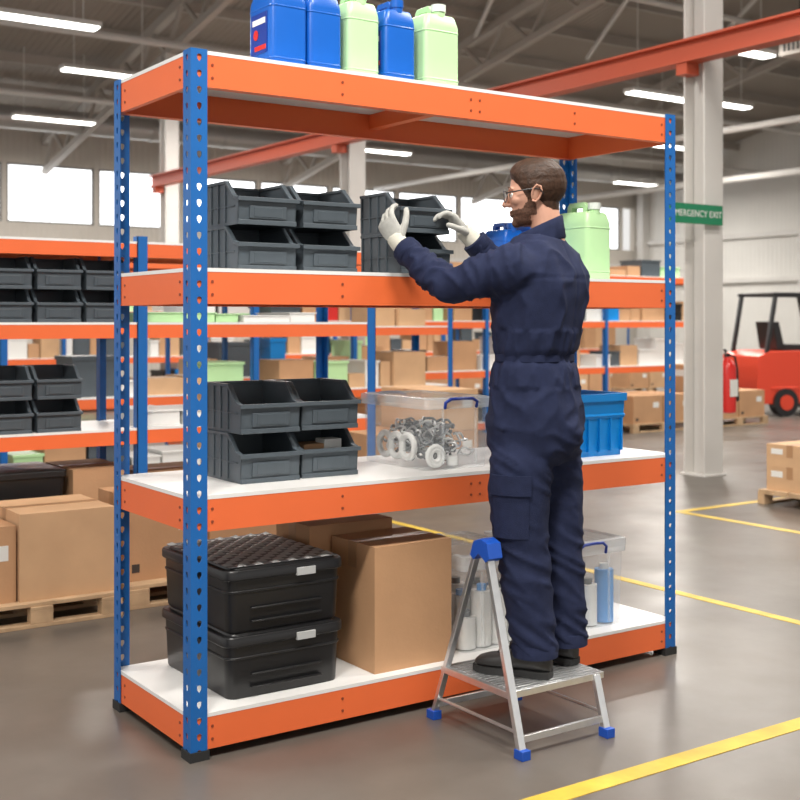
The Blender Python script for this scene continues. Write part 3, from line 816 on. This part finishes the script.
for (x0, x1, h, st) in ((1.085, 1.43, .36, 0), (1.52, 1.91, .35, 1)):
    m, loc = clearbox(x0, .06, T[0], x1, .5, h)
    for a in range(4):
        for b_ in range(3):
            x = -((x1-x0)/2)+.06+a*(x1-x0-.12)/3; y = -.15+b_*.13; hh = rnd.uniform(.12, .22)
            mi = 5 if (st and (a+b_) % 3 != 2) else 4
            m.cyl((x, y, .006), (x, y, hh), .038, n=16, m=mi)
            m.cyl((x, y, hh), (x, y, hh+.022), .018, n=14, m=4 if mi == 5 else (5 if a % 2 else 3))
    m.build('clear_storage_box', CM, loc=loc)
def crate(loc, W=.36, D=.37, H=.25):
    m = MB(); t = .006
    m.loft([rrect(0, 0, 0, W*.92, D*.92, .015), rrect(0, 0, H, W, D, .018)], 0, cap=False)
    m.loft([rrect(0, 0, 0.004, W*.92-2*t, D*.92-2*t, .012), rrect(0, 0, H, W-2*t, D-2*t, .014)], 0, cap=False)
    m.add(rrect(0, 0, 0, W*.92, D*.92, .015), [tuple(range(20))], 0); m.add(rrect(0, 0, .006, W*.92, D*.92, .015), [tuple(range(20))], 0)
    m.loft([rrect(0, 0, H-.03, W+.012, D+.012, .02), rrect(0, 0, H, W+.012, D+.012, .02), rrect(0, 0, H, W-2*t, D-2*t, .014), ], 0, cap=False)
    m.loft([rrect(0, 0, H*.6, W*.975+.004, D*.975+.004, .02), rrect(0, 0, H*.6+.012, W*.975+.012, D*.975+.012, .02), rrect(0, 0, H*.6+.02, W*.975+.004, D*.975+.004, .02)], 0, cap=False)
    for i in range(6):
        x = -W*.42+i*W*.168
        m.box((x-.003, -D/2-.002, .02), (x+.003, -D/2+.012, H*.6), 0)
        m.box((-W/2-.002, x-.003, .02), (-W/2+.012, x+.003, H*.6), 0)
    return m.build('blue_plastic_crate', [M_cblue], loc=loc)
c0 = crate((1.765, .28, T[1]))
inst(c0, (1.3, 5.88, 1.312), 0, (1, 1, .6)); inst(c0, (1.75, 5.88, 1.312), 0, (1, 1, .6)); inst(c0, (1.98, 2.8, .802), 0, (1, 1, .7))

# ------------------------------------------------------------ step stool
m = MB()
XL, XR = .845, 1.205; yf, yb = -.548, -.083; ap = V((0, -.354, .635))
def fr(z): return yf+(ap.y-.02-yf)*z/ap.z
def bk(z): return yb+(ap.y+.02-yb)*z/ap.z
m.beam((XL, yf, .01), (XL, fr(.62), .62), .027, .018, 0, up=V((0, 1, 0)))
m.beam((XL, yb, .01), (XL, bk(.62), .62), .023, .016, 0, up=V((0, 1, 0)))
m.beam((XR, yf, .01), (XR, fr(SZ-.005), SZ-.005), .027, .018, 0, up=V((0, 1, 0)))
m.beam((XR, yb, .01), (XR, bk(SZ-.005), SZ-.005), .023, .016, 0, up=V((0, 1, 0)))
m.beam((XL, fr(.055), .055), (XR, fr(.055), .055), .012, .022, 0)
m.beam((XL, bk(.055), .055), (XR, bk(.055), .055), .012, .022, 0)
m.cyl((XL, fr(.075), .075), (XL, bk(.075), .075), .006, n=8, m=0)
m.cyl((XR, fr(.075), .075), (XR, bk(.075), .075), .006, n=8, m=0)
m.box((XL-.012, -.50, SZ-.022), (XR+.035, -.14, SZ), 0)
for i in range(17): m.box((XL+.003, -.493+i*.0207, SZ), (XR+.028, -.493+i*.0207+.013, SZ+.003), 3)
for x in (XL, XR):
    for y in (yf, yb):
        m.box((x-.017, y-.022, 0), (x+.017, y+.020, .030), 1)
m.prism([(ap.y-.056, .598), (ap.y-.045, .646), (ap.y-.01, .658), (ap.y+.027, .646), (ap.y+.045, .598), (ap.y+.027, .585), (ap.y, .608), (ap.y-.036, .585)], 'x', XL-.020, XL+.036, 1)
m.build('step_stool', [M_alu, M_stblue, M_blackr, M_alud], bevel=.002)

# ------------------------------------------------------------ extinguishers, sign, forklift
def extinguisher(x, y, z):
    m = MB()
    prof = [(.0, .06), (.01, .078), (.40, .08), (.45, .065), (.475, .03), (.50, .022)]
    n = 24
    m.loft([[V((r*math.cos(2*math.pi*j/n), r*math.sin(2*math.pi*j/n), zz)) for j in range(n)] for zz, r in prof], 0)
    m.cyl((0, 0, .5), (0, 0, .53), .025, n=16, m=1)
    m.beam((-.01, 0, .54), (-.07, -.03, .565), .02, .012, 1); m.beam((-.01, 0, .52), (-.065, -.03, .53), .02, .01, 1)
    m.tube([(.02, 0, .52), (.08, -.02, .50), (.1, -.03, .38), (.09, -.04, .2), (.085, -.045, .12)], [.01, .01, .01, .012, .018], n=8, m=1)
    m.box((-.045, -.0835, .15), (.045, -.07, .30), 2)
    m.box((-.131, -.02, .2), (-.07, .02, .26), 1)
    return m.build('fire_extinguisher', [M_red, M_black, M_paper], loc=(x, y, z))
extinguisher(6.855, 3.74, .54); extinguisher(6.855, 9.55, .52)
q = MB(); q.box((0, 0, 0), (.66, .012, .17), 0); q.box((.50, .012, .05), (.60, .06, .11), 1)
sg = q.build('exit_sign', [M_green, M_steelw], loc=(5.98, 3.605, 2.19))
tcv = bpy.data.curves.new('lettering', 'FONT'); tcv.body = 'EMERGENCY EXIT'; tcv.size = .078; tcv.extrude = .001; tcv.align_x = 'CENTER'; tcv.align_y = 'CENTER'
to = bpy.data.objects.new('lettering', tcv); scene.collection.objects.link(to); to.parent = sg; to.location = (.33, -.003, .085); to.rotation_euler = (math.radians(90), 0, 0); tcv.materials.append(M_paper)
m = MB()
m.prism([(-.55, .18), (1.05, .18), (1.18, .40), (1.15, .86), (.95, .93), (.25, .93), (.1, .5), (-.35, .45), (-.55, .6)], 'y', -.46, .46, 0)
m.prism([(-.5, .45), (-.3, .45), (-.2, .95), (-.35, .98)], 'y', -.35, .35, 1)
m.box((.2, -.22, .93), (.6, .22, 1.02), 1); m.prism([(.55, .95), (.68, .95), (.75, 1.35), (.65, 1.35)], 'y', -.22, .22, 1)
for sy in (-.42, .42):
    m.beam((-.42, sy, .6), (-.15, sy, 1.72), .05, .06, 1, up=V((0, 1, 0))); m.beam((1.0, sy, .88), (.85, sy, 1.72), .05, .06, 1, up=V((0, 1, 0)))
    m.beam((-.2, sy, 1.74), (.9, sy, 1.74), .06, .05, 1)
    m.beam((-.72, sy*.6, .05), (-.72, sy*.6, 1.80), .08, .10, 1, up=V((0, 1, 0)))
    m.beam((-.70, sy*.5, .06), (-1.6, sy*.5, .05), .11, .04, 1)
    for x, r in ((-.35, .24), (.72, .2)):
        m.cyl((x, sy*.85, r), (x, sy*1.2, r), r, n=24, m=1); m.cyl((x, sy*1.19, r), (x, sy*1.23, r), r*.55, n=16, m=0)
        m.box((x-r*1.1, min(sy*.9, sy*1.12), r*1.9), (x+r*1.1, max(sy*.9, sy*1.12), r*2.1), 0)
for i in range(7): m.beam((-.15+i*.165, -.42, 1.75), (-.15+i*.165, .42, 1.75), .03, .03, 1)
for z in (.3, .9, 1.4, 1.7): m.beam((-.72, -.25, z), (-.72, .25, z), .06, .08, 1)
m.cyl((-.66, 0, .1), (-.66, 0, 1.5), .035, n=10, m=1)
m.tube([V((-.28, 0, 1.0))+Euler((0, -.5, 0)).to_matrix() @ V((.14*math.cos(a), .14*math.sin(a), 0)) for a in [2*math.pi*i/20 for i in range(20)]], .012, n=6, m=1, closed=True)
M_fred = mat('forklift_red', (.66, .055, .022), .35)
m.build('forklift', [M_fred, M_black], bevel=.015, loc=(13.38, 7.76, 0), rot=(0, 0, math.radians(163)))
